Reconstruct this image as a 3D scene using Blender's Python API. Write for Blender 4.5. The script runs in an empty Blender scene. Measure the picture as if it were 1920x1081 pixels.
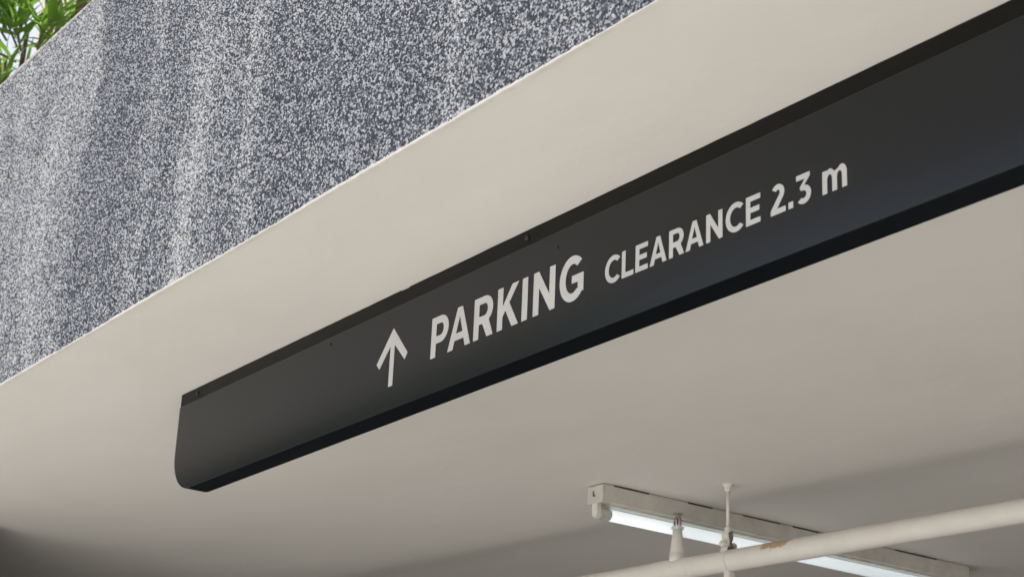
import bpy, bmesh, math, random
import numpy as np
from mathutils import Vector, Matrix

S = bpy.context.scene
COL = S.collection
R = math.radians

# ------------------------------------------------------------------ camera
EYE = Vector((0, 0, 1.6))
F_PX, YAW, PIT, ROL = 3416.0, 0.95684086, 0.35464471, 0.04345539
fw = Vector((-math.sin(YAW) * math.cos(PIT), math.cos(YAW) * math.cos(PIT), math.sin(PIT)))
rt = fw.cross(Vector((0, 0, 1))).normalized()
up = rt.cross(fw)
r2 = math.cos(ROL) * rt + math.sin(ROL) * up
u2 = -math.sin(ROL) * rt + math.cos(ROL) * up
cam_d = bpy.data.cameras.new('camera')
cam = bpy.data.objects.new('camera', cam_d)
COL.objects.link(cam)
M = Matrix((r2, u2, -fw)).transposed().to_4x4()
M.translation = EYE
cam.matrix_world = M
cam_d.sensor_width = 36.0
cam_d.lens = F_PX / 1920 * 36.0
cam_d.clip_start = 0.05
cam_d.clip_end = 2000
cam_d.dof.use_dof = True
cam_d.dof.focus_distance = 2.85
cam_d.dof.aperture_fstop = 11.0
S.camera = cam

# ------------------------------------------------------------------ sky, sun, exposure
TO_SUN = Vector((-0.30, -0.075, 0.95)).normalized()
W = bpy.data.worlds.new('World')
S.world = W
W.use_nodes = True
wn = W.node_tree
wn.nodes.clear()
sky = wn.nodes.new('ShaderNodeTexSky')
sky.sky_type = 'NISHITA'
sky.sun_disc = False
sky.sun_elevation = math.asin(TO_SUN.z)
sky.sun_rotation = math.atan2(TO_SUN.x, TO_SUN.y)
sky.air_density = 1.0
sky.dust_density = 4.5
bg = wn.nodes.new('ShaderNodeBackground')
bg.inputs['Strength'].default_value = 0.14
wo = wn.nodes.new('ShaderNodeOutputWorld')
hs = wn.nodes.new('ShaderNodeHueSaturation')      # thin bright overcast veil over the whole sky
hs.inputs['Saturation'].default_value = 0.62
hs.inputs['Value'].default_value = 1.12
wn.links.new(sky.outputs[0], hs.inputs['Color'])
wn.links.new(hs.outputs[0], bg.inputs[0])
wn.links.new(bg.outputs[0], wo.inputs[0])
sun_d = bpy.data.lights.new('sun', 'SUN')
sun_d.energy = 4.5
sun_d.angle = R(0.53)
sun_d.color = (1.0, 0.965, 0.915)
sun = bpy.data.objects.new('sun', sun_d)
COL.objects.link(sun)
sun.rotation_euler = TO_SUN.to_track_quat('Z', 'Y').to_euler()
sun.location = (0, 0, 30)
S.view_settings.view_transform = 'Standard'
S.view_settings.look = 'None'
S.view_settings.gamma = 1.0
S.view_settings.use_curve_mapping = False
S.view_settings.exposure = 0.42
S.render.engine = 'CYCLES'

# ------------------------------------------------------------------ measures (metres)
HC = EYE.z + 1.015            # underside of the soffit
YW = 1.1565                   # face of the pebble-dash parapet
WTOP = EYE.z + 1.776          # top of the parapet
YS = 1.45                     # front of the sign
SIGN_B = EYE.z + 0.816        # bottom of the sign
rng = random.Random(7)

# ------------------------------------------------------------------ helpers
def link(o, parent=None):
    COL.objects.link(o)
    if parent is not None:
        o.parent = parent
    return o

def tag(o, label=None, cat=None, group=None, kind=None):
    if label: o['label'] = label
    if cat: o['category'] = cat
    if group: o['group'] = group
    if kind: o['kind'] = kind
    return o

def empty(name, loc, label, cat, group=None):
    o = bpy.data.objects.new(name, None)
    o.empty_display_size = 0.05
    o.location = loc
    link(o)
    return tag(o, label, cat, group)

def from_bm(name, bm, mat, parent=None, smooth=False, world=True):
    """bm is in world coordinates; stored relative to the parent's location"""
    if parent is not None and world:
        off = Vector((0, 0, 0))
        p = parent
        while p is not None:
            off += p.location
            p = p.parent
        bmesh.ops.translate(bm, verts=bm.verts, vec=-off)
    me = bpy.data.meshes.new(name)
    bm.normal_update()
    bm.to_mesh(me)
    bm.free()
    if smooth:
        for p in me.polygons: p.use_smooth = True
    if mat: me.materials.append(mat)
    o = bpy.data.objects.new(name, me)
    return link(o, parent)

def bm_box(bm, a, b, bevel=0.0, seg=2):
    t = bmesh.new()
    bmesh.ops.create_cube(t, size=1)
    for v in t.verts:
        v.co = Vector([a[i] if v.co[i] < 0 else b[i] for i in range(3)])
    if bevel > 0:
        bmesh.ops.bevel(t, geom=t.edges[:], offset=bevel, segments=seg, affect='EDGES', profile=0.5)
    merge(bm, t)
    return bm

def merge(bm, t):
    me = bpy.data.meshes.new('tmp')
    t.to_mesh(me); t.free()
    bm.from_mesh(me)
    bpy.data.meshes.remove(me)

def frame(d):
    d = d.normalized()
    a = Vector((0, 0, 1)) if abs(d.z) < 0.9 else Vector((1, 0, 0))
    x = d.cross(a).normalized()
    return x, d.cross(x)

def bm_tube(bm, pts, rads, n=12, cap=True):
    """tube through pts with a radius for each"""
    rings = []
    for i, p in enumerate(pts):
        d = (pts[min(i + 1, len(pts) - 1)] - pts[max(i - 1, 0)])
        x, y = frame(d)
        rings.append([bm.verts.new(p + rads[i] * (math.cos(2 * math.pi * k / n) * x + math.sin(2 * math.pi * k / n) * y)) for k in range(n)])
    for a, b in zip(rings, rings[1:]):
        for k in range(n):
            bm.faces.new((a[k], a[(k + 1) % n], b[(k + 1) % n], b[k]))
    if cap:
        bm.faces.new(rings[0][::-1]); bm.faces.new(rings[-1])
    return bm

def bm_prism(bm, loop, y0, y1, bevel=0):
    """extrude a polygon loop [(x,z)] from y0 to y1"""
    a = [bm.verts.new((x, y0, z)) for x, z in loop]
    b = [bm.verts.new((x, y1, z)) for x, z in loop]
    bm.faces.new(a); bm.faces.new(b[::-1])
    n = len(loop)
    for i in range(n):
        bm.faces.new((a[i], b[i], b[(i + 1) % n], a[(i + 1) % n]))
    bmesh.ops.recalc_face_normals(bm, faces=bm.faces)
    return bm

# ------------------------------------------------------------------ materials
class NT:
    def __init__(self, name):
        self.m = bpy.data.materials.new(name)
        self.m.use_nodes = True
        self.t = self.m.node_tree
        self.b = self.t.nodes['Principled BSDF']
    def n(self, typ, **kw):
        nd = self.t.nodes.new(typ)
        for k, v in kw.items():
            if k in nd.inputs: nd.inputs[k].default_value = v
            else: setattr(nd, k, v)
        return nd
    def l(self, a, b): self.t.links.new(a, b)
    def coord(self, kind='Object', scale=(1, 1, 1)):
        if kind == 'Position':
            c = self.n('ShaderNodeNewGeometry').outputs['Position']
        else:
            c = self.n('ShaderNodeTexCoord').outputs[kind]
        mp = self.n('ShaderNodeMapping')
        mp.inputs['Scale'].default_value = scale
        self.l(c, mp.inputs['Vector'])
        return mp.outputs[0]
    def noise(self, vec, scale, detail=3, rough=0.5):
        nd = self.n('ShaderNodeTexNoise')
        nd.inputs['Scale'].default_value = scale
        nd.inputs['Detail'].default_value = detail
        nd.inputs['Roughness'].default_value = rough
        self.l(vec, nd.inputs['Vector'])
        return nd.outputs['Fac']
    def ramp(self, fac, stops, interp='LINEAR'):
        r = self.n('ShaderNodeValToRGB')
        r.color_ramp.interpolation = interp
        e = r.color_ramp.elements
        while len(e) < len(stops): e.new(0.5)
        for el, (p, c) in zip(e, stops):
            el.position = p
            el.color = (c, c, c, 1) if isinstance(c, (int, float)) else (*c, 1)
        self.l(fac, r.inputs[0])
        return r.outputs[0]
    def mix(self, fac, a, b, mode='MIX'):
        m = self.n('ShaderNodeMix', data_type='RGBA', blend_type=mode)
        for s, v in ((m.inputs[0], fac), (m.inputs[6], a), (m.inputs[7], b)):
            if hasattr(v, 'is_output'): self.l(v, s)
            elif isinstance(v, (int, float)): s.default_value = v
            else: s.default_value = (*v, 1)
        return m.outputs[2]
    def math(self, op, a, b=0.0, clamp=False):
        m = self.n('ShaderNodeMath', operation=op, use_clamp=clamp)
        for s, v in ((m.inputs[0], a), (m.inputs[1], b)):
            if hasattr(v, 'is_output'): self.l(v, s)
            else: s.default_value = v
        return m.outputs[0]
    def bump(self, h, strength, dist):
        b = self.n('ShaderNodeBump')
        b.inputs['Strength'].default_value = strength
        b.inputs['Distance'].default_value = dist
        self.l(h, b.inputs['Height'])
        self.l(b.outputs[0], self.b.inputs['Normal'])
    def set(self, color=None, rough=None, spec=None, metal=None):
        for key, v in (('Base Color', color), ('Roughness', rough), ('Specular IOR Level', spec), ('Metallic', metal)):
            if v is None: continue
            s = self.b.inputs[key]
            if hasattr(v, 'is_output'): self.l(v, s)
            elif isinstance(v, tuple): s.default_value = (*v, 1)
            else: s.default_value = v
        return self.m

def simple(name, col, rough=0.5, var=0.12, scale=30, metal=0, spec=0.5, bump=0.0):
    t = NT(name)
    c = t.coord('Position')
    f = t.noise(c, scale, 4, 0.6)
    lo = tuple(x * (1 - var) for x in col); hi = tuple(min(1, x * (1 + var)) for x in col)
    t.set(t.ramp(f, [(0.3, lo), (0.7, hi)]), t.ramp(f, [(0.3, rough * 0.9), (0.7, min(1, rough * 1.1))]), spec, metal)
    if bump: t.bump(f, bump, 0.002)
    return t.m

def mat_soffit():
    t = NT('soffit_paint')
    c = t.coord('Position')
    big = t.noise(c, 0.9, 4, 0.55)
    mid = t.noise(t.coord('Position', (1.0, 1.6, 1)), 3.0, 6, 0.62)
    fine = t.noise(c, 260, 3, 0.6)
    base = t.ramp(big, [(0.3, (0.695, 0.678, 0.630)), (0.7, (0.738, 0.719, 0.674))])
    base = t.mix(t.ramp(mid, [(0.40, 0.0), (0.75, 0.55)]), base, (0.775, 0.755, 0.715))
    # sparse scuffs and pin marks left by the painters
    v = t.n('ShaderNodeTexVoronoi', feature='F1')
    v.inputs['Scale'].default_value = 3.1
    v.inputs['Randomness'].default_value = 1.0
    t.l(t.coord('Position', (1.0, 2.2, 1)), v.inputs['Vector'])
    dist = t.math('ADD', v.outputs['Distance'], t.math('MULTIPLY', t.noise(c, 90, 2), 0.02))
    spot = t.ramp(dist, [(0.021, 0.5), (0.031, 0.0)])
    base = t.mix(spot, base, (0.40, 0.37, 0.32))
    t.set(base, 0.62, 0.35)
    # short pale scrapes where something brushed the paint
    v2 = t.n('ShaderNodeTexVoronoi', feature='F1')
    v2.inputs['Scale'].default_value = 2.3
    mp = t.n('ShaderNodeMapping')
    mp.inputs['Rotation'].default_value = (0, 0, R(22)); mp.inputs['Scale'].default_value = (0.55, 5.5, 1); mp.inputs['Location'].default_value = (0.7, 0.31, 0)
    t.l(c, mp.inputs['Vector']); t.l(mp.outputs[0], v2.inputs['Vector'])
    sc = t.ramp(t.math('ADD', v2.outputs['Distance'], t.math('MULTIPLY', t.noise(c, 70, 3), 0.03)), [(0.030, 0.5), (0.045, 0.0)])
    base = t.mix(sc, base, (0.84, 0.82, 0.78))
    t.set(base)
    h = t.math('ADD', t.noise(t.coord('Position', (1, 1.3, 1)), 2.6, 5, 0.55), t.math('MULTIPLY', fine, 0.03))
    t.bump(h, 0.28, 0.02)
    return t.m

def mat_pebbles(on_wall):
    t = NT('pebble_wash_wall' if on_wall else 'pebble_stone')
    pos = t.coord('Position')
    if on_wall:
        v = t.n('ShaderNodeTexVoronoi', feature='F1')
        v.inputs['Scale'].default_value = 222
        t.l(pos, v.inputs['Vector'])
        sep = t.n('ShaderNodeSeparateColor')
        t.l(v.outputs['Color'], sep.inputs[0])
        rnd = sep.outputs[0]
    else:
        a = t.n('ShaderNodeAttribute', attribute_name='stone')
        rnd = a.outputs['Fac']
    # pale streaks down the wall; inside them more of the stones are white
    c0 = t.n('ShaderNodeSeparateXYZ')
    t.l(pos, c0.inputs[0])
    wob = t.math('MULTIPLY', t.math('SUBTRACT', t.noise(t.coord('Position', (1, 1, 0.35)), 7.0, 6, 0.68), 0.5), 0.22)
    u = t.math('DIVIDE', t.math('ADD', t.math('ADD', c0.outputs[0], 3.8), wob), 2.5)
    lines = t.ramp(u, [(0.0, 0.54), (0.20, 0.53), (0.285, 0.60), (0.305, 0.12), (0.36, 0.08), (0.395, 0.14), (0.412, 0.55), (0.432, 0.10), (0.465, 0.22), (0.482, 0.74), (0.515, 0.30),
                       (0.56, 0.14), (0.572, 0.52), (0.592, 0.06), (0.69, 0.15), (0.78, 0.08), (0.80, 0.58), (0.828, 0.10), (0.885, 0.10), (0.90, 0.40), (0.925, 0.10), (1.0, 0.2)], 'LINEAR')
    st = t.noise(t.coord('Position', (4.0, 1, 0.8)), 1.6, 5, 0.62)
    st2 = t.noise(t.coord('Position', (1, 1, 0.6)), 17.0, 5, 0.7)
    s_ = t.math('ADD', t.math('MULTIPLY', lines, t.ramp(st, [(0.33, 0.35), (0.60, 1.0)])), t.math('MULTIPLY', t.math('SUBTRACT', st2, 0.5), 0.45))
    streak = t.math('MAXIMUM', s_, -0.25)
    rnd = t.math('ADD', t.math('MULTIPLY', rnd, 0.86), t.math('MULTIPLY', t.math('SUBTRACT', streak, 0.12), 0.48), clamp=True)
    col = t.ramp(rnd, [(0.0, (0.026, 0.030, 0.038)), (0.24, (0.052, 0.059, 0.075)), (0.40, (0.095, 0.106, 0.134)),
                       (0.50, (0.25, 0.265, 0.30)), (0.60, (0.46, 0.477, 0.51)), (0.78, (0.63, 0.64, 0.655)), (1.0, (0.86, 0.85, 0.81))])
    if on_wall:
        col = t.mix(t.ramp(v.outputs['Distance'], [(0.55, 0.0), (0.75, 0.9)]), col, (0.055, 0.06, 0.07))
    pale_mix = t.math('MULTIPLY', t.ramp(streak, [(0.25, 0.0), (0.8, 0.16)]), t.ramp(t.noise(pos, 420, 2, 0.7), [(0.3, 0.45), (0.62, 1.0)]))
    col = t.mix(pale_mix, col, (0.66, 0.655, 0.625))
    t.set(col, 0.55, 0.4)
    if on_wall:
        t.bump(t.math('SUBTRACT', 1.0, v.outputs['Distance']), 0.9, 0.003)
    return t.m

def mat_sign():
    t = NT('charcoal_powder_coat')
    c = t.coord('Position')
    big = t.noise(c, 3.0, 3)
    t.set(t.ramp(big, [(0.3, (0.0030, 0.0050, 0.0078)), (0.7, (0.0036, 0.0058, 0.0090))]),
          0.235, 0.42)
    return t.m

def mat_pipe():
    t = NT('cream_pipe_paint')
    c = t.coord('Position')
    f = t.noise(c, 18, 4, 0.6)
    base = t.ramp(f, [(0.3, (0.69, 0.66, 0.61)), (0.7, (0.735, 0.71, 0.665))])
    # a peeled spot with the old tan coat showing, ragged edge
    mp = t.n('ShaderNodeMapping')
    mp.inputs['Location'].default_value = (2.775, -2.665, -(EYE.z + 0.864))
    g = t.n('ShaderNodeNewGeometry')
    t.l(g.outputs['Position'], mp.inputs['Vector'])
    sc = t.n('ShaderNodeVectorMath', operation='MULTIPLY')
    sc.inputs[1].default_value = (1 / 0.052, 1 / 0.05, 1 / 0.020)
    t.l(mp.outputs[0], sc.inputs[0])
    ln = t.n('ShaderNodeVectorMath', operation='LENGTH')
    t.l(sc.outputs[0], ln.inputs[0])
    d = t.math('ADD', ln.outputs['Value'], t.math('MULTIPLY', t.math('SUBTRACT', t.noise(c, 55, 4, 0.65), 0.5), 1.5))
    msk = t.ramp(d, [(0.80, 1.0), (0.90, 0.0)])
    base = t.mix(msk, base, t.ramp(t.noise(c, 120, 3), [(0.35, (0.42, 0.31, 0.16)), (0.7, (0.56, 0.45, 0.29))]))
    t.set(base, 0.5, 0.4)
    t.bump(t.math('SUBTRACT', t.noise(c, 60, 4), t.math('MULTIPLY', msk, 0.6)), 0.25, 0.001)
    return t.m

def mat_leaf(name, lo, hi):
    t = NT(name)
    oi = t.n('ShaderNodeObjectInfo')
    f = t.noise(t.coord('Position'), 14, 3)
    v = t.math('ADD', t.math('MULTIPLY', oi.outputs['Random'], 0.6), t.math('MULTIPLY', f, 0.4))
    col = t.ramp(v, [(0.15, lo), (0.75, hi)])
    t.set(col, 0.42, 0.5)
    tr = t.n('ShaderNodeBsdfTranslucent')
    t.l(t.mix(0.75, col, (0.20, 0.36, 0.035)), tr.inputs[0])
    ms = t.n('ShaderNodeMixShader')
    ms.inputs[0].default_value = 0.5
    out = t.t.nodes['Material Output']
    t.l(t.b.outputs[0], ms.inputs[1]); t.l(tr.outputs[0], ms.inputs[2]); t.l(ms.outputs[0], out.inputs[0])
    return t.m

def mat_ground():
    t = NT('pale_concrete_paving')
    c = t.coord('Position')
    f = t.noise(c, 0.6, 5, 0.6); g = t.noise(c, 40, 3)
    br = t.n('ShaderNodeTexBrick')
    br.inputs['Scale'].default_value = 1.0
    br.inputs['Color1'].default_value = (1, 1, 1, 1); br.inputs['Color2'].default_value = (0.92, 0.92, 0.92, 1)
    br.inputs['Mortar'].default_value = (0.6, 0.6, 0.6, 1); br.inputs['Mortar Size'].default_value = 0.006
    br.inputs['Brick Width'].default_value = 0.6; br.inputs['Row Height'].default_value = 0.6
    t.l(c, br.inputs['Vector'])
    col = t.mix(t.math('MULTIPLY', t.math('ADD', f, g), 0.5), (0.46, 0.448, 0.425), (0.56, 0.546, 0.52))
    t.set(t.mix(1.0, col, br.outputs[0], 'MULTIPLY'), 0.85)
    return t.m

def mat_tube():
    t = NT('lit_fluorescent_tube')
    t.set((0.9, 0.92, 0.92), 0.3)
    t.b.inputs['Emission Color'].default_value = (0.84, 0.95, 1.0, 1)
    t.b.inputs['Emission Strength'].default_value = 0.42
    return t.m

MAT = dict(
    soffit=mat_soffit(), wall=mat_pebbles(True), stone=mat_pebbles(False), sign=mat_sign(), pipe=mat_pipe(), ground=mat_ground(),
    tube=mat_tube(),
    rail=simple('dark_matt_rail', (0.0055, 0.0055, 0.0050), 0.40, 0.12, 20, 0, 0.14),
    vinyl=simple('white_vinyl', (0.56, 0.56, 0.548), 0.5, 0.06, 12),
    bead=simple('cream_edge_render', (0.70, 0.68, 0.63), 0.7, 0.08, 60, bump=0.3),
    cement=simple('cement_cap', (0.42, 0.39, 0.36), 0.85, 0.18, 40, bump=0.3),
    screw=simple('black_screw', (0.012, 0.012, 0.012), 0.45, 0.1, 200),
    batten=simple('batten_enamel', (0.60, 0.58, 0.53), 0.45, 0.10, 25),
    holder=simple('cream_plastic', (0.74, 0.70, 0.63), 0.45, 0.05, 40),
    cap=simple('tube_end_cap', (0.62, 0.62, 0.60), 0.4, 0.06, 60, metal=0.4),
    brass=simple('dull_metal', (0.30, 0.28, 0.24), 0.45, 0.2, 80, metal=0.6),
    red=simple('red_glass_bulb', (0.30, 0.035, 0.02), 0.2, 0.05, 100),
    bolt=simple('dark_bolt', (0.06, 0.055, 0.05), 0.5, 0.2, 80, metal=0.5),
    bark=simple('brown_bark', (0.11, 0.062, 0.04), 0.85, 0.35, 45, bump=0.6),
    twig=simple('green_twig', (0.10, 0.12, 0.035), 0.7, 0.2, 60),
    soil=simple('planter_soil', (0.06, 0.045, 0.03), 0.95, 0.3, 60, bump=0.6),
    leaf=mat_leaf('leaf_green', (0.035, 0.10, 0.012), (0.12, 0.24, 0.032)),
    crown=mat_leaf('street_tree_leaf', (0.025, 0.06, 0.012), (0.06, 0.11, 0.025)),
    floor=simple('garage_floor', (0.60, 0.56, 0.49), 0.6, 0.10, 3),
    inner=simple('garage_wall_paint', (0.58, 0.54, 0.47), 0.8, 0.1, 3),
    dark_inner=simple('dark_grey_wall_paint', (0.07, 0.067, 0.062), 0.8, 0.1, 3),
    road=simple('asphalt', (0.05, 0.05, 0.052), 0.9, 0.2, 60),
    kerb=simple('kerb_concrete', (0.38, 0.37, 0.35), 0.85, 0.12, 20),
    tower=simple('pale_pink_render', (0.80, 0.71, 0.65), 0.8, 0.06, 1.0),
    glass=simple('dark_window_glass', (0.05, 0.06, 0.07), 0.12, 0.2, 1.0),
)

# ================================================================== the setting
def sheet(name, x0, x1, y0, y1, z, mat):
    bm = bmesh.new()
    bm.faces.new([bm.verts.new(p) for p in ((x0, y0, z), (x1, y0, z), (x1, y1, z), (x0, y1, z))])
    return tag(from_bm(name, bm, mat), kind='structure')

sheet('ground', -600, 600, -600, 600, 0.0, MAT['ground'])
sheet('garage_floor', -11.9, 6.9, 1.75, 11.9, 0.004, MAT['floor'])
sheet('road', -300, 300, -17.0, -10.0, 0.004, MAT['road'])
bm = bmesh.new()
bm_box(bm, (-300, -10.0, -0.05), (300, -9.85, 0.12), 0.015)
tag(from_bm('kerb', bm, MAT['kerb']), kind='structure')

bm = bmesh.new()          # ceiling slab: soffit outside the sign and garage ceiling behind it
nx, ny = 95, 55
X0, X1, Y0, Y1 = -12.0, 7.0, YW + 0.0035, 12.0
bm_box(bm, (X0, Y0, HC), (X1, Y1, HC + 0.16))
tag(from_bm('ceiling', bm, MAT['soffit']), kind='structure')
for nm, a, b in (('wall_back', (-12.0, 12.0, -0.02), (7.0, 12.2, HC + 0.16)),
                 ('shade_wall_left', (-5.6, 1.6, -0.02), (-5.4, 12.0, HC + 0.012)),  # unseen side wall, added close and dark to shade the ceiling corner
                 ('wall_right', (7.0, 1.5, -0.02), (7.2, 12.2, HC + 0.16)),
                 ('wall_jamb', (-12.0, 1.22, -0.02), (-4.58, 1.62, HC + 0.01))):
    bm = bmesh.new(); bm_box(bm, a, b)
    tag(from_bm(nm, bm, MAT['dark_inner'] if nm in ('shade_wall_left', 'wall_jamb') else MAT['inner']), kind='structure')

# ================================================================== pebble-dash parapet
par = empty('parapet_wall', (-3.0, YW, HC), 'grey pebble-washed planter parapet above the cream soffit', 'wall')
bm = bmesh.new()
bm_box(bm, (-12.0, YW, HC + 0.002), (7.0, YW + 0.10, WTOP - 0.006))
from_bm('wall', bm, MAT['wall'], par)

bm = bmesh.new()          # cement arris along the top
n = 260
pr = random.Random(3)
vs = []
for i in range(n + 1):
    x = -7.0 + 8.0 * i / n
    w = 0.0015 * pr.uniform(-1, 1)
    vs.append([bm.verts.new((x, y, z)) for y, z in ((YW - 0.0012 + w, WTOP - 0.012 + w), (YW + 0.001 + w, WTOP - 0.0005 + w), (YW + 0.005, WTOP + 0.001 + w), (YW + 0.101, WTOP + 0.001), (YW + 0.101, WTOP - 0.02))])
for a, b in zip(vs, vs[1:]):
    for k in range(4): bm.faces.new((a[k], b[k], b[k + 1], a[k + 1]))
bmesh.ops.recalc_face_normals(bm, faces=bm.faces)
from_bm('coping', bm, MAT['cement'], par)

bm = bmesh.new()          # thin ragged bead of paint and render along the bottom arris
vs = []
h = 0.0012
n = 900
for i in range(n + 1):
    x = -7.0 + 7.4 * i / n
    h += pr.uniform(-0.0009, 0.0009); h = min(max(h, 0.0002), 0.0032)
    hh = h + (0.0022 * pr.random() if pr.random() < 0.06 else 0)
    y = YW - 0.0022 + pr.uniform(-0.0004, 0.0004)
    vs.append([bm.verts.new(p) for p in ((x, YW + 0.006, HC - 0.0012), (x, y, HC - 0.0015), (x, y, HC + hh), (x, YW + 0.002, HC + hh + 0.0012))])
for a, b in zip(vs, vs[1:]):
    for k in range(3): bm.faces.new((a[k], b[k], b[k + 1], a[k + 1]))
bmesh.ops.recalc_face_normals(bm, faces=bm.faces)
from_bm('edge_bead', bm, MAT['bead'], par)

def pebbles():
    g = np.random.default_rng(11)
    sp = 0.0040
    xs = np.arange(-4.15, -0.9, sp); zs = np.arange(0.004, WTOP - HC - 0.004, sp * 0.88)
    X, Z = np.meshgrid(xs, zs)
    X = X + (np.arange(len(zs)) % 2)[:, None] * sp * 0.5
    X = X.ravel(); Z = Z.ravel()
    keep = Z < 0.76 * (-0.95 - X) / 1.95 + 0.02
    X = X[keep]; Z = Z[keep]
    N = len(X)
    X = X + g.uniform(-.42, .42, N) * sp; Z = Z + g.uniform(-.42, .42, N) * sp
    rad = sp * g.uniform(0.40, 0.74, N); asp = g.uniform(0.65, 1.0, N); rot = g.uniform(0, math.pi, N)
    hgt = rad * g.uniform(0.5, 0.95, N)
    K = 6
    co = np.empty((N, K + 1, 3), np.float32)
    for k in range(K):
        a = 2 * math.pi * k / K + g.uniform(-.25, .25, N)
        u = np.cos(a) * rad; v = np.sin(a) * rad * asp
        co[:, k, 0] = X + u * np.cos(rot) - v * np.sin(rot)
        co[:, k, 2] = Z + u * np.sin(rot) + v * np.cos(rot)
        co[:, k, 1] = 0.0003
    co[:, K, 0] = X + g.uniform(-.25, .25, N) * rad; co[:, K, 2] = Z + g.uniform(-.25, .25, N) * rad; co[:, K, 1] = -hgt
    co[:, :, 0] -= -3.0
    fi = np.empty((N, K, 3), np.int32)
    b = np.arange(N) * (K + 1)
    for k in range(K):
        fi[:, k, 0] = b + k; fi[:, k, 1] = b + (k + 1) % K; fi[:, k, 2] = b + K
    me = bpy.data.meshes.new('pebbles')
    me.vertices.add(N * (K + 1)); me.vertices.foreach_set('co', co.ravel())
    me.loops.add(N * K * 3); me.loops.foreach_set('vertex_index', fi.ravel())
    me.polygons.add(N * K)
    me.polygons.foreach_set('loop_start', np.arange(N * K, dtype=np.int32) * 3)
    me.polygons.foreach_set('use_smooth', np.ones(N * K, bool))
    at = me.attributes.new('stone', 'FLOAT', 'POINT')
    at.data.foreach_set('value', np.repeat(g.uniform(0, 1, N).astype(np.float32), K + 1))
    me.update(calc_edges=True)
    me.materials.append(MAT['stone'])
    o = link(bpy.data.objects.new('pebbles', me), par)
    tag(o, kind='stuff')
pebbles()

# planter behind the parapet
bm = bmesh.new(); bm_box(bm, (-11.9, YW + 0.12, HC + 0.162), (6.9, 2.6, WTOP - 0.14))
tag(from_bm('planter_soil', bm, MAT['soil']), kind='structure')

# ================================================================== the hanging sign
SL, SR = -3.163, -0.647
sign = empty('parking_sign', ((SL + SR) / 2, YS, HC), 'long charcoal metal sign reading PARKING CLEARANCE 2.3 m under the soffit', 'sign')
STRIP = EYE.z + 0.9895
THK = 0.0435
rc = 0.077
loop = [(SL + 0.0005, STRIP)]
for k in range(15):
    a = math.pi + (math.pi / 2) * k / 14
    loop.append((SL + rc + rc * math.cos(a), SIGN_B + rc + rc * math.sin(a)))
for k in range(15):
    a = 1.5 * math.pi + (math.pi / 2) * k / 14
    loop.append((SR - rc + rc * math.cos(a), SIGN_B + rc + rc * math.sin(a)))
loop.append((SR - 0.0005, STRIP))
bm = bm_prism(bmesh.new(), loop, YS, YS + THK)
front = [e for e in bm.edges if all(abs(v.co.y - YS) < 1e-6 for v in e.verts)]
bmesh.ops.bevel(bm, geom=front, offset=0.0012, segments=2, affect='EDGES', profile=0.5)
from_bm('fascia_panel', bm, MAT['sign'], sign)
bm = bmesh.new(); bm_box(bm, (SL + 0.0003, YS + 0.0014, STRIP + 0.0004), (SR - 0.001, YS + THK - 0.002, HC - 0.0008), 0.0008, 1)
from_bm('mounting_rail', bm, MAT['rail'], sign)
# sealant beads where the rail meets the soffit, with a gap between the runs
bm = bmesh.new()
pr = random.Random(9)
for xa, xb in ((SL + 0.003, -2.368), (-2.345, SR)):
    prev = None
    m = 60
    for i in range(m + 1):
        x = xa + (xb - xa) * i / m
        d = 0.0006 + 0.0005 * pr.random()
        cur = [bm.verts.new(p) for p in ((x, YS + 0.0024, HC - 0.0042), (x, YS + 0.0018 - d, HC - 0.0022), (x, YS + 0.0018 - d * 1.2, HC - 0.0003))]
        if prev:
            for k in range(2): bm.faces.new((prev[k], cur[k], cur[k + 1], prev[k + 1]))
        prev = cur
from_bm('sealant_bead', bm, MAT['rail'], sign, smooth=True)

def screw(x, z, y, r):
    bm = bmesh.new()
    c = Vector((x, y, z))
    d = Vector((0, -1, 0))
    bm_tube(bm, [c, c + d * r * 0.5, c + d * r * 0.8], [r, r * 0.95, r * 0.55], 10)
    return from_bm('screw', bm, MAT['screw'], sign)
for x in (-3.0906, -2.0248, -0.96): screw(x, EYE.z + 1.0025, YS + 0.0014, 0.0046)
for x, z in ((-2.586, .9765), (-1.949, .9646)): screw(x, EYE.z + z, YS, 0.0025)
bm = bmesh.new()
bm_tube(bm, [Vector((SL + 0.001, YS + 0.012, EYE.z + 0.889)), Vector((SL - 0.0025, YS + 0.012, EYE.z + 0.889))], [0.002, 0.0016], 8)
from_bm('screw', bm, MAT['screw'], sign)

# ---- lettering: outlines in millimetres, extruded as thin vinyl
def arc(cx, cz, rx, rz, a0, a1, n=14, p=2.0):
    out = []
    for i in range(n + 1):
        a = R(a0 + (a1 - a0) * i / n)
        c, s = math.cos(a), math.sin(a)
        out.append((cx + rx * math.copysign(abs(c) ** (2 / p), c), cz + rz * math.copysign(abs(s) ** (2 / p), s)))
    return out

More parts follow.
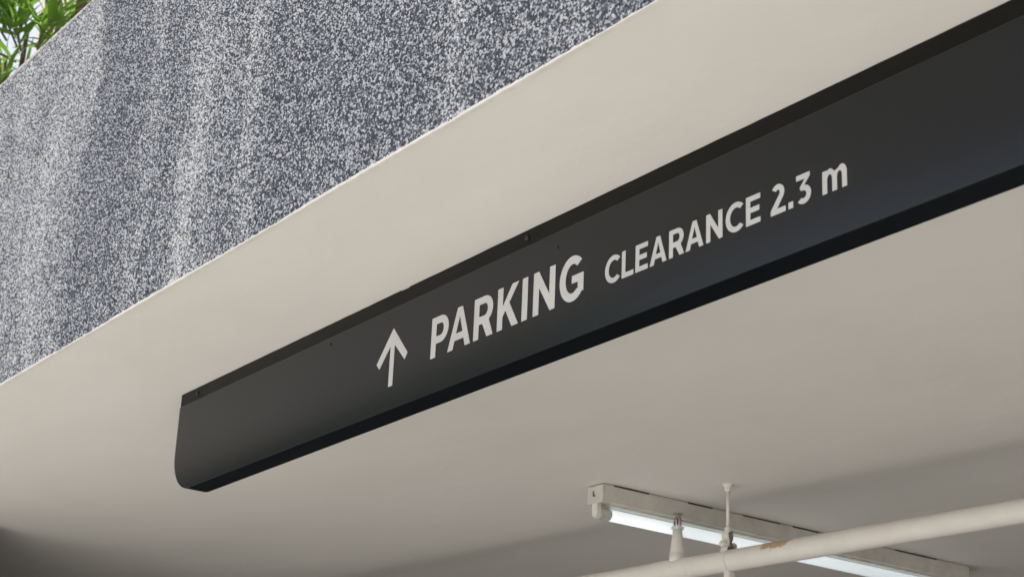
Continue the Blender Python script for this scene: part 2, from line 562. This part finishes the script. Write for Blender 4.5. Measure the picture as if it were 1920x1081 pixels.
def g_P(W, H, s):
    b = H * 0.335
    xc = W - (H - b) / 2 * 0.98
    hs = s * 0.90
    cz = (b + H) / 2
    return [[(0, 0), (s, 0), (s, b), (xc, b)] + arc(xc, cz, W - xc, (H - b) / 2, -90, 90)[1:] + [(0, H)],
            [(s, b + hs), (xc, b + hs)] + arc(xc, cz, W - xc - s, (H - b) / 2 - hs, -90, 90)[1:] + [(s, H - hs)]]
def g_R(W, H, s):
    Wb = W * 0.965
    b = H * 0.355
    xc = Wb - (H - b) / 2 * 1.0
    hs = s * 0.88
    cz = (b + H) / 2
    rx, rz = Wb - xc, (H - b) / 2
    ar = arc(xc, cz, rx, rz, -58, 90)
    return [[(0, 0), (s, 0), (s, b - s * 0.05), (W * 0.44, b - s * 0.05), (W - s * 1.17, 0), (W, 0)] + ar + [(0, H)],
            [(s, b + hs), (xc, b + hs)] + arc(xc, cz, rx - s, rz - hs, -90, 90)[1:] + [(s, H - hs)]]
def g_A(W, H, s):
    t = s * 0.49
    def xl(z): return (W / 2 - t) * z / H
    w = s * 1.06
    c0, c1 = H * 0.205, H * 0.205 + s * 0.86
    def xi(z): return w + (W / 2 - w - 0.02 * W) * z / (H * 0.80) if False else w + (W / 2 - w) * z / (H * 0.80)
    return [[(0, 0), (w, 0), (xi(c0), c0), (W - xi(c0), c0), (W - w, 0), (W, 0), (W / 2 + t, H), (W / 2 - t, H)],
            [(xi(c1), c1), (W - xi(c1), c1), (W / 2 + 0.001, H * 0.79)]]
def g_K(W, H, s):
    return [[(0, 0), (s, 0), (s, H * 0.30), (s + W * 0.125, H * 0.43), (W - s * 1.2, 0), (W, 0), (W * 0.555, H * 0.585),
             (W * 0.985, H), (W * 0.985 - s * 1.22, H), (s, H * 0.545), (s, H), (0, H)]]
def g_I(W, H, s): return [[(0, 0), (W, 0), (W, H), (0, H)]]
def g_N(W, H, s):
    return [[(0, 0), (s, 0), (s, H * 0.625), (W - s * 0.86, 0), (W, 0), (W, H), (W - s, H), (W - s, H * 0.385), (s * 0.93, H), (0, H)]]
def g_G(W, H, s):
    o = H * 0.018
    rz = H / 2 + o
    rx = W * 0.535
    cx, cz = rx, H / 2
    outer = arc(cx, cz, rx, rz, 45, 318, 30)
    inner = arc(cx, cz, rx - s * 1.03, rz - s * 0.93, 308, 50, 30)
    return [outer + [(W, H * 0.135), (W, H * 0.56), (W * 0.515, H * 0.56), (W * 0.515, H * 0.385), (W - s * 0.97, H * 0.385), (W - s * 0.97, H * 0.235)] + inner]
def g_C(W, H, s):
    o = H * 0.018
    rz = H / 2 + o
    rx = W * 0.605
    cx, cz = rx, H / 2
    return [arc(cx, cz, rx, rz, 44, 316, 30) + arc(cx, cz, rx - s * 1.03, rz - s * 0.93, 311, 49, 30)]
def g_L(W, H, s): return [[(0, 0), (W, 0), (W, s * 0.9), (s, s * 0.9), (s, H), (0, H)]]
def g_E(W, H, s):
    h = s * 0.9
    m = H * 0.51
    return [[(0, 0), (W, 0), (W, h), (s, h), (s, m - h / 2), (W * 0.92, m - h / 2), (W * 0.92, m + h / 2), (s, m + h / 2), (s, H - h), (W * 0.99, H - h), (W * 0.99, H), (0, H)]]
def g_2(W, H, s):
    r = W * 0.44
    cz = H * 1.015 - r
    cx = W * 0.475
    outer = arc(cx, cz, r, r, -38, 148, 20)
    inner = arc(cx, cz, r - s * 1.02, r - s * 0.93, 150, -34, 20)
    return [[(0, 0), (W, 0), (W, s * 0.92), (W * 0.43, s * 0.92)] + outer + inner + [(0, s * 0.82)]]
def g_dot(W, H, s): return [[(0, 0), (W, 0), (W, H), (0, H)]]
def g_3(W, H, s):
    r = H * 0.315
    cz = r - H * 0.015
    cx = W - r * 1.03
    outer = arc(cx, cz, r * 1.03, r, 62, -140, 22)
    inner = arc(cx, cz, r * 1.03 - s * 1.0, r - s * 0.93, -132, 78, 20)
    h = s * 0.9
    return [[(W * 0.03, H), (W * 0.03, H - h), (W * 0.60, H - h), (W * 0.26, H * 0.56), (W * 0.31, H * 0.46)] + inner[::-1] + outer[::-1] + [(W * 0.56, H * 0.605), (W * 0.93, H - h * 0.75), (W * 0.93, H)]]
def g_m(W, H, s):
    hw = (W - s) / 2
    out = [(0, 0), (s, 0), (s, H * 0.52)]
    r_in = (hw - s) / 2
    def arch(x0):   # inner arch between stems x0+s and x0+hw
        c = x0 + s + r_in
        return arc(c, H * 0.55, r_in, H * 0.235, 180, 0, 12)
    out += arch(0)[1:] + [(hw, 0), (hw + s, 0), (hw + s, H * 0.52)] + arch(hw)[1:] + [(2 * hw, 0), (W, 0), (W, H * 0.58)]
    out += arc(W - (hw * 0.5), H * 0.62, hw * 0.5, H * 0.40, 0, 135, 14)[1:]
    out += [(hw + s * 0.58, H * 0.845)]
    out += arc(hw * 0.56 + s * 0.42, H * 0.62, hw * 0.5, H * 0.40, 40, 118, 10)
    out += [(s, H * 0.86), (s, H * 0.99), (0, H * 0.99)]
    return [out]
def g_arrow(W, H, s):
    m = W / 2
    return [[(m, H), (0, 46.2), (9.3, 36.4), (m - 6.1, 69.0), (m - 6.1, 0), (m + 6.1, 0), (m + 6.1, 69.0), (W - 7.6, 36.0), (W, 46.2)]]

def glyph(name, loops, x_mm, z_mm, label):
    cu = bpy.data.curves.new('g', 'CURVE')
    cu.dimensions = '2D'; cu.fill_mode = 'BOTH'; cu.extrude = 0.0003
    for lp in loops:
        sp = cu.splines.new('POLY')
        sp.points.add(len(lp) - 1)
        for p, (x, z) in zip(sp.points, lp): p.co = (x / 1000, z / 1000, 0, 1)
        sp.use_cyclic_u = True
    tmp = bpy.data.objects.new('g', cu)
    me = bpy.data.meshes.new_from_object(tmp)
    bpy.data.objects.remove(tmp); bpy.data.curves.remove(cu)
    me.transform(Matrix.Rotation(R(90), 4, 'X'))
    me.name = name
    me.materials.clear(); me.materials.append(MAT['vinyl'])
    o = bpy.data.objects.new(name, me)
    o.location = Vector((-3.16 + x_mm / 1000, YS - 0.0005, EYE.z + 0.6025 * 1.45 + z_mm / 1000)) - sign.location
    link(o, sign)
    o['label'] = label
    return o

glyph('arrow', g_arrow(92, 98.0, 12.3), 732.0, -18.4, 'white upward arrow mark')
G = dict(P=g_P, A=g_A, R=g_R, K=g_K, I=g_I, N=g_N, G=g_G, C=g_C, L=g_L, E=g_E, m=g_m)
G['2'] = g_2; G['3'] = g_3; G['.'] = g_dot
for ch, xa, xb in (('P', 892, 939), ('A', 938.8, 999.8), ('R', 1008, 1058.5), ('K', 1069, 1122), ('I', 1130.5, 1143.8), ('N', 1158, 1209.6), ('G', 1220.5, 1275.5)):
    glyph('letter', G[ch](xb - xa, 66.2, 13.2), xa, -0.8, 'large white letter ' + ch)
for ch, xa, xb in (('C', 1323.5, 1354.6), ('L', 1360, 1384.7), ('E', 1389, 1414.6), ('A', 1418.7, 1453), ('R', 1458, 1487.8), ('A', 1491, 1525.5),
                   ('N', 1531, 1561.7), ('C', 1568, 1599.2), ('E', 1605.5, 1631.5), ('2', 1650, 1676), ('.', 1680.9, 1688.9), ('3', 1694, 1719.5), ('m', 1738.8, 1778.8)):
    H = {'.': 8.6, 'm': 30.0}.get(ch, 38.9)
    glyph({'2': 'digit', '3': 'digit', '.': 'decimal_point'}.get(ch, 'letter'), G[ch](xb - xa, H, 7.7), xa, 1.3, 'small white ' + {'2': 'digit 2', '3': 'digit 3', '.': 'decimal point'}.get(ch, 'letter ' + ch))

# ================================================================== fluorescent batten on the ceiling
FX, FY0, FY1 = -3.1345, 2.4635, 3.672
fix = empty('fluorescent_batten', (FX, FY0, HC), 'cream fluorescent batten light with one lit tube on the ceiling', 'light')
bm = bmesh.new(); bm_box(bm, (FX - 0.0265, FY0 + 0.002, HC - 0.0425), (FX + 0.0265, FY1 - 0.002, HC - 0.0012), 0.0018)
from_bm('housing', bm, MAT['batten'], fix)
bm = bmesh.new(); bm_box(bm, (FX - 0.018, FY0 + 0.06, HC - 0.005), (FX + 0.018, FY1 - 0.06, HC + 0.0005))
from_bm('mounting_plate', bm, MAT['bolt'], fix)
bm = bmesh.new(); bm_box(bm, (FX - 0.017, FY0 + 0.03, HC - 0.0475), (FX + 0.017, FY1 - 0.03, HC - 0.0415), 0.002)
from_bm('cover_ridge', bm, MAT['batten'], fix)
for y0, y1 in ((FY0 - 0.0025, FY0 + 0.0015), (FY1 - 0.0015, FY1 + 0.0025)):
    bm = bmesh.new(); bm_box(bm, (FX - 0.0272, y0, HC - 0.0432), (FX + 0.0272, y1, HC - 0.0030), 0.0012)
    ec = from_bm('end_plate', bm, MAT['batten'], fix)
    if y0 < FY1 - 0.1:
        bm = bmesh.new()      # keyhole slot with its bent tongue
        bm_box(bm, (FX - 0.008, y0 - 0.0008, HC - 0.026), (FX - 0.004, y0 + 0.0008, HC - 0.014), 0.0004, 1)
        bm_box(bm, (FX - 0.0055, y0 - 0.0016, HC - 0.0275), (FX + 0.0005, y0 + 0.0006, HC - 0.0235), 0.0004, 1)
        from_bm('slot', bm, MAT['bolt'], ec)
pr = random.Random(17)  # black boxes standing for the shaded gap between housing and ceiling, broken in places
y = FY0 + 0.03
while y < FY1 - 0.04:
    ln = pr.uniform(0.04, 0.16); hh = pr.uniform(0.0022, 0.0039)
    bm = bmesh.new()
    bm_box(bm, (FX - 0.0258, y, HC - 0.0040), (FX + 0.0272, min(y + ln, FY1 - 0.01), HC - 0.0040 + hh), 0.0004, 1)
    from_bm('gap_shade', bm, MAT['screw'], fix)
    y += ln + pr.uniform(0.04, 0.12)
TZ = HC - 0.0635
def holder(y0, y1):
    lp = [(FX - 0.0095, HC - 0.0425), (FX + 0.0095, HC - 0.0425), (FX + 0.0100, TZ)]
    lp += [(FX + 0.0100 * math.cos(a), TZ - 0.0125 * math.sin(a)) for a in [math.pi * k / 10 for k in range(11)]][1:]
    bm = bm_prism(bmesh.new(), lp, y0, y1)
    bmesh.ops.bevel(bm, geom=bm.edges[:], offset=0.0012, segments=2, affect='EDGES')
    return from_bm('lamp_holder', bm, MAT['holder'], fix)
holder(FY0 - 0.003, FY0 + 0.009); holder(FY1 - 0.009, FY1 + 0.003)
bm = bmesh.new()
bm_tube(bm, [Vector((FX, FY0 + 0.036, TZ)), Vector((FX, FY1 - 0.036, TZ))], [0.0130, 0.0130], 24)
tb = from_bm('tube', bm, MAT['tube'], fix, smooth=True)
for a, b in ((FY0 + 0.009, FY0 + 0.038), (FY1 - 0.038, FY1 - 0.009)):
    bm = bmesh.new()
    bm_tube(bm, [Vector((FX, a, TZ)), Vector((FX, b, TZ))], [0.0133, 0.0133], 24)
    from_bm('tube_end', bm, MAT['cap'], tb, smooth=False)

# ================================================================== sprinkler pipe, hanger
PZ = EYE.z + 0.844
PA = Vector((-2.9270, 2.6715, PZ)); PD = Vector((1.1821, 0.1205, 0)).normalized()
PR = 0.0238
pipe = empty('sprinkler_pipe', tuple(PA), 'cream painted sprinkler pipe with a tan peeled spot', 'pipe')
bm = bmesh.new()
bm_tube(bm, [PA + PD * t for t in (-3.2, -1.5, -0.4, 0.4, 1.5, 4.5)], [PR] * 6, 28)
from_bm('pipe', bm, MAT['pipe'], pipe, smooth=True)
bm = bmesh.new()
bm_tube(bm, [PA + PD * t for t in (-0.218, -0.217, -0.108, -0.107)], [PR, PR + 0.0012, PR + 0.0012, PR], 28)
tee = from_bm('tee_fitting', bm, MAT['pipe'], pipe, smooth=False)
# upright sprinkler on a tapered outlet
SB = PA + PD * -0.152
sp = bmesh.new()
U = Vector((0, 0, 1))
bm_tube(sp, [SB + U * z for z in (0.010, 0.034, 0.0345, 0.039, 0.070, 0.094)], [0.0195, 0.0182, 0.0174, 0.0172, 0.0128, 0.0098], 20)
out = from_bm('sprinkler_outlet', sp, MAT['pipe'], pipe, smooth=True)
bm = bmesh.new()
bm_tube(bm, [SB + U * z for z in (0.092, 0.0935, 0.0975, 0.099)], [0.0125, 0.0158, 0.0158, 0.0100], 6)
from_bm('hex_collar', bm, MAT['pipe'], out)
bm = bmesh.new()
for s in (-1, 1):
    bm_tube(bm, [SB + PD * s * 0.0085 + U * 0.098, SB + PD * s * 0.0098 + U * 0.110, SB + PD * s * 0.006 + U * 0.121, SB + U * 0.1255], [0.0027] * 4, 8)
from_bm('frame_arm', bm, MAT['brass'], out)
bm = bmesh.new()
bm_tube(bm, [SB + U * z for z in (0.099, 0.102, 0.110, 0.117, 0.120)], [0.0010, 0.0019, 0.0022, 0.0018, 0.0010], 10)
from_bm('bulb', bm, MAT['red'], out, smooth=True)
bm = bmesh.new()
bm_tube(bm, [SB + U * z for z in (0.1245, 0.1265, 0.1280)], [0.003, 0.0125, 0.0120], 16)
from_bm('deflector', bm, MAT['brass'], out)

hg = empty('pipe_hanger', (PA.x, PA.y, HC), 'cream rod hanger with a clamp holding the pipe to the ceiling', 'hanger')
bm = bmesh.new()
bm_tube(bm, [Vector((PA.x, PA.y, z)) for z in (PZ + 0.068, HC - 0.004)], [0.0040, 0.0040], 12)
from_bm('rod', bm, MAT['pipe'], hg, smooth=True)
bm = bmesh.new()
bm_tube(bm, [Vector((PA.x, PA.y, z)) for z in (HC + 0.0005, HC - 0.003, HC - 0.006, HC - 0.016)], [0.012, 0.012, 0.0085, 0.0075], 12)
from_bm('ceiling_anchor', bm, MAT['pipe'], hg)
bm = bmesh.new()
bm_tube(bm, [Vector((PA.x, PA.y, z)) for z in (PZ + 0.064, PZ + 0.074)], [0.0085, 0.0085], 6)
from_bm('nut', bm, MAT['pipe'], hg)
# clevis: a bent strap that drops from the nut, wraps half the pipe and closes with a bolt
def strap(path, hw, th, name, mat):
    bm = bmesh.new()
    nrm = Vector((-PD.y, PD.x, 0))
    prev = None
    for i, (n_, z) in enumerate(path):
        a = path[max(i - 1, 0)]; b = path[min(i + 1, len(path) - 1)]
        tn = Vector((b[0] - a[0], b[1] - a[1])).normalized()
        pv = Vector((-tn.y, tn.x)) * th / 2
        base = PA + nrm * n_ + U * z
        off = nrm * pv.x + U * pv.y
        cur = [bm.verts.new(base + off - PD * hw), bm.verts.new(base + off + PD * hw), bm.verts.new(base - off + PD * hw), bm.verts.new(base - off - PD * hw)]
        if prev:
            for k in range(4): bm.faces.new((prev[k], prev[(k + 1) % 4], cur[(k + 1) % 4], cur[k]))
        else: bm.faces.new(cur[::-1])
        prev = cur
    bm.faces.new(prev)
    bmesh.ops.recalc_face_normals(bm, faces=bm.faces)
    return from_bm(name, bm, mat, hg)
rr = PR + 0.0008
strap([(0.0, 0.066), (-0.008, 0.064), (-0.0105, 0.055), (-0.006, 0.043), (-0.007, 0.034), (-0.013, 0.027)] +
      [(-rr * math.cos(a), rr * math.sin(a)) for a in [R(55 - k * 14.5) for k in range(11)]], 0.0095, 0.0018, 'clamp_strap', MAT['pipe'])
strap([(0.0015, 0.0655), (0.006, 0.062), (0.0075, 0.052), (0.003, 0.041), (0.005, 0.033), (0.013, 0.027)] +
      [(rr * math.cos(a), rr * math.sin(a)) for a in [R(55 - k * 14.0) for k in range(10)]], 0.0085, 0.0018, 'clamp_strap', MAT['brass'])
bm = bmesh.new()
nr = Vector((-PD.y, PD.x, 0))
bm_tube(bm, [PA + nr * t + U * 0.036 for t in (-0.026, 0.026)], [0.0036, 0.0036], 8)
bm_tube(bm, [PA + nr * t + U * 0.036 for t in (-0.022, -0.015)], [0.0075, 0.0075], 6)
bm_tube(bm, [PA + nr * t + U * 0.036 for t in (0.015, 0.022)], [0.0075, 0.0075], 6)
from_bm('clamp_bolt', bm, MAT['pipe'], hg)
bm = bmesh.new()
bm_box(bm, (-0.008, -0.010, -0.007), (0.009, 0.010, 0.007), 0.0015)
bmesh.ops.translate(bm, verts=bm.verts, vec=PA + PD * 0.004 - U * (PR + 0.007))
from_bm('clamp_tab', bm, MAT['pipe'], hg)

# ================================================================== planter shrubs (narrow strap leaves on twigs)
def leaf_mesh():
    bm = bmesh.new()
    L = 1.0
    rows = []
    n = 7
    for i in range(n + 1):
        t = i / n
        w = 0.052 * (math.sin(math.pi * min(1, t * 0.93 + 0.06)) ** 0.75) * (1 - 0.25 * t)
        if i == n: w = 0.004
        z = 0.10 * t - 0.20 * t * t
        rows.append([bm.verts.new((-w, L * t, z + w * 0.35)), bm.verts.new((0, L * t, z)), bm.verts.new((w, L * t, z + w * 0.35))])
    for a, b in zip(rows, rows[1:]):
        for k in range(2): bm.faces.new((a[k], a[k + 1], b[k + 1], b[k]))
    me = bpy.data.meshes.new('leaf')
    bm.to_mesh(me); bm.free()
    for p in me.polygons: p.use_smooth = True
    me.materials.append(MAT['leaf'])
    return me
LEAF = leaf_mesh()

def shrub(base, label, twigs, stems, seed, per=13):
    rg = random.Random(seed)
    root = empty('planter_shrub', base, label, 'shrub', 'shrubs in the roof planter')
    base = Vector(base)
    for a, b, r in stems:
        bm = bmesh.new()
        pts = [Vector(a).lerp(Vector(b), k / 5) + Vector((rg.uniform(-.01, .01), rg.uniform(-.01, .01), 0)) * (0 < k < 5) for k in range(6)]
        bm_tube(bm, pts, [r * (1 - 0.09 * k) for k in range(6)], 10)
        from_bm('stem', bm, MAT['bark'], root, smooth=True)
    for (p, d, ln, ll) in twigs:
        p = Vector(p); d = Vector(d).normalized()
        bm = bmesh.new()
        e = p + d * ln
        mid = p.lerp(e, 0.5) + Vector((0, 0, 0.012))
        bm_tube(bm, [p, mid, e], [0.0035, 0.0028, 0.0015], 6)
        tw = from_bm('twig', bm, MAT['twig'], root, smooth=True)
        x, y = frame(d)
        ph = rg.uniform(0, 6.28)
        for k in range(per):
            t = 0.12 + 0.88 * k / (per - 1)
            q = p.lerp(e, t) + Vector((0, 0, 0.012 * 4 * t * (1 - t)))
            ph += 2.4
            spread = R(70 - 42 * t + rg.uniform(-12, 12))
            ld = (math.cos(spread) * d + math.sin(spread) * (math.cos(ph) * x + math.sin(ph) * y)).normalized()
            ld = (ld + Vector((0, 0, 0.12))).normalized()
            upv = Vector((0, 0, 1)) + d * 0.3
            sx = ld.cross(upv).normalized()
            uz = sx.cross(ld)
            m = Matrix((sx, ld, uz)).transposed().to_4x4()
            s = ll * rg.uniform(0.75, 1.15)
            o = bpy.data.objects.new('leaf', LEAF)
            o.matrix_basis = Matrix.Translation(q - base) @ m @ Matrix.Rotation(rg.uniform(-.5, .5), 4, 'Y') @ Matrix.Diagonal((s * rg.uniform(.9, 1.25), s, s, 1))
            link(o, tw)
    return root

def twig_fan(c, n, rad, ln, ll, seed, zmin=-0.3):
    rg = random.Random(seed)
    out = []
    for i in range(n):
        v = Vector((rg.gauss(0, 1), rg.gauss(0, .8), rg.gauss(0.25, .8))).normalized()
        if v.z < zmin: v.z = -v.z * 0.5
        p = Vector(c) + v * rad * rg.uniform(0.15, 0.9)
        out.append((p, v + Vector((0, 0, 0.25)), ln * rg.uniform(.7, 1.2), ll))
    return out

SOIL = WTOP - 0.14
shrub((-4.42, 1.47, SOIL), 'bright green narrow-leaved shrub over the parapet beside a brown trunk',
      twig_fan((-4.45, 1.47, 3.87), 22, 0.20, 0.14, 0.145, 5),
      [((-4.42, 1.47, SOIL - .02), (-4.43, 1.46, 3.95), 0.012), ((-4.40, 1.48, SOIL - .02), (-4.33, 1.50, 3.85), 0.010), ((-4.45, 1.48, SOIL - .02), (-4.52, 1.44, 3.88), 0.010)], 21, 13)
shrub((-4.27, 1.36, SOIL), 'low green shrub whose leaves just clear the parapet end',
      twig_fan((-4.28, 1.36, 3.58), 11, 0.10, 0.11, 0.12, 6),
      [((-4.27, 1.36, SOIL - .02), (-4.28, 1.36, 3.62), 0.008), ((-4.26, 1.37, SOIL - .02), (-4.22, 1.37, 3.56), 0.007)], 22, 13)

# the slim brown trunk beside the shrub
tr = empty('planter_tree', (-4.14, 1.50, SOIL), 'slim brown tree trunk rising from the roof planter', 'tree')
bm = bmesh.new()
bm_tube(bm, [Vector(p) for p in ((-4.135, 1.50, SOIL - .03), (-4.15, 1.50, 3.55), (-4.16, 1.505, 3.85), (-4.19, 1.51, 4.2), (-4.22, 1.52, 4.7))], [0.02, 0.0175, 0.0155, 0.014, 0.009], 12)
from_bm('trunk', bm, MAT['bark'], tr, smooth=True)

def leaf_cloud(name, c, rad, n, size, mat, parent, seed):
    g = np.random.default_rng(seed)
    u = g.normal(size=(n, 3)); u /= np.linalg.norm(u, axis=1)[:, None]
    lob = g.normal(size=(14, 3)); lob /= np.linalg.norm(lob, axis=1)[:, None]
    bumpy = 0.72 + 0.34 * np.max(np.clip(u @ lob.T, 0, 1) ** 5, axis=1)
    pos = u * (g.uniform(0.25, 1, n) ** 0.45 * bumpy)[:, None] * np.array(rad) + np.array(c)
    t1 = g.normal(size=(n, 3)); t1 /= np.linalg.norm(t1, axis=1)[:, None]
    t2 = np.cross(t1, g.normal(size=(n, 3))); t2 /= np.linalg.norm(t2, axis=1)[:, None]
    s = (size * g.uniform(.6, 1.3, n))[:, None]
    v = np.stack([pos - t1 * s, pos + t2 * s * .45, pos + t1 * s, pos - t2 * s * .45], 1)
    off = np.array(parent.location)
    v = (v - off).reshape(-1, 3)
    me = bpy.data.meshes.new(name)
    me.from_pydata(v.tolist(), [], np.arange(4 * n).reshape(-1, 4).tolist())
    me.materials.append(mat)
    return link(bpy.data.objects.new(name, me), parent)
leaf_cloud('crown', (-4.23, 1.53, 4.95), (0.38, 0.38, 0.36), 1500, 0.045, MAT['leaf'], tr, 4)

# ================================================================== along the kerb: trees mirrored faintly in the sign
for i, (x, y, h, r, lab) in enumerate(((-19.5, -7.0, 11.5, 3.6, 'broad street tree beside the kerb'), (-27, -7.4, 14, 4.4, 'tallest street tree beside the kerb, farthest from the sign'), (-14.2, -7.6, 8.0, 2.6, 'smallest street tree beside the kerb'))):
    t = empty('street_tree', (x, y, 0), lab, 'tree', 'street trees along the kerb')
    bm = bmesh.new()
    bm_tube(bm, [Vector((x, y, -0.1)), Vector((x + .1, y, h * .3)), Vector((x + .3, y + .1, h * .7))], [0.32, 0.24, 0.1], 10)
    for k in range(5):
        a = k * 1.26 + i
        b0 = Vector((x + .1, y, h * (.32 + .06 * k)))
        bm_tube(bm, [b0, b0 + Vector((math.cos(a) * r * .3, math.sin(a) * r * .3, h * .12)), b0 + Vector((math.cos(a) * r * .6, math.sin(a) * r * .6, h * .2))], [0.12, 0.08, 0.03], 8)
    from_bm('trunk', bm, MAT['bark'], t, smooth=True)
    leaf_cloud('crown', (x, y, h * .66), (r, r, h * .36), 9000, 0.32, MAT['crown'], t, 40 + i)

# ================================================================== pale tower seen between the leaves
bx, by = -158.0, 65.0
tw = empty('tower_block', (bx, by, 0), 'pale pink tower block far behind the shrub leaves', 'building')
w2, d2, th = 9.0, 9.0, 105.0
bm = bmesh.new(); bm_box(bm, (bx - w2, by - d2, -0.5), (bx + w2, by + d2, th))
from_bm('wall', bm, MAT['tower'], tw)
bm = bmesh.new(); bm_box(bm, (bx - w2 - .3, by - d2 - .3, th), (bx + w2 + .3, by + d2 + .3, th + 1.2))
from_bm('roof', bm, MAT['tower'], tw)
bm = bmesh.new(); bm_box(bm, (-0.06, -1.1, -0.85), (0.10, 1.1, 0.85))
wm = bpy.data.meshes.new('window'); bm.to_mesh(wm); bm.free(); wm.materials.append(MAT['glass'])
for k in range(9, 30):
    for j in range(4):
        o = bpy.data.objects.new('window', wm)
        o.location = (w2 - 0.02, -d2 + 2.6 + j * 4.3, 4 + k * 3.3)
        link(o, tw)
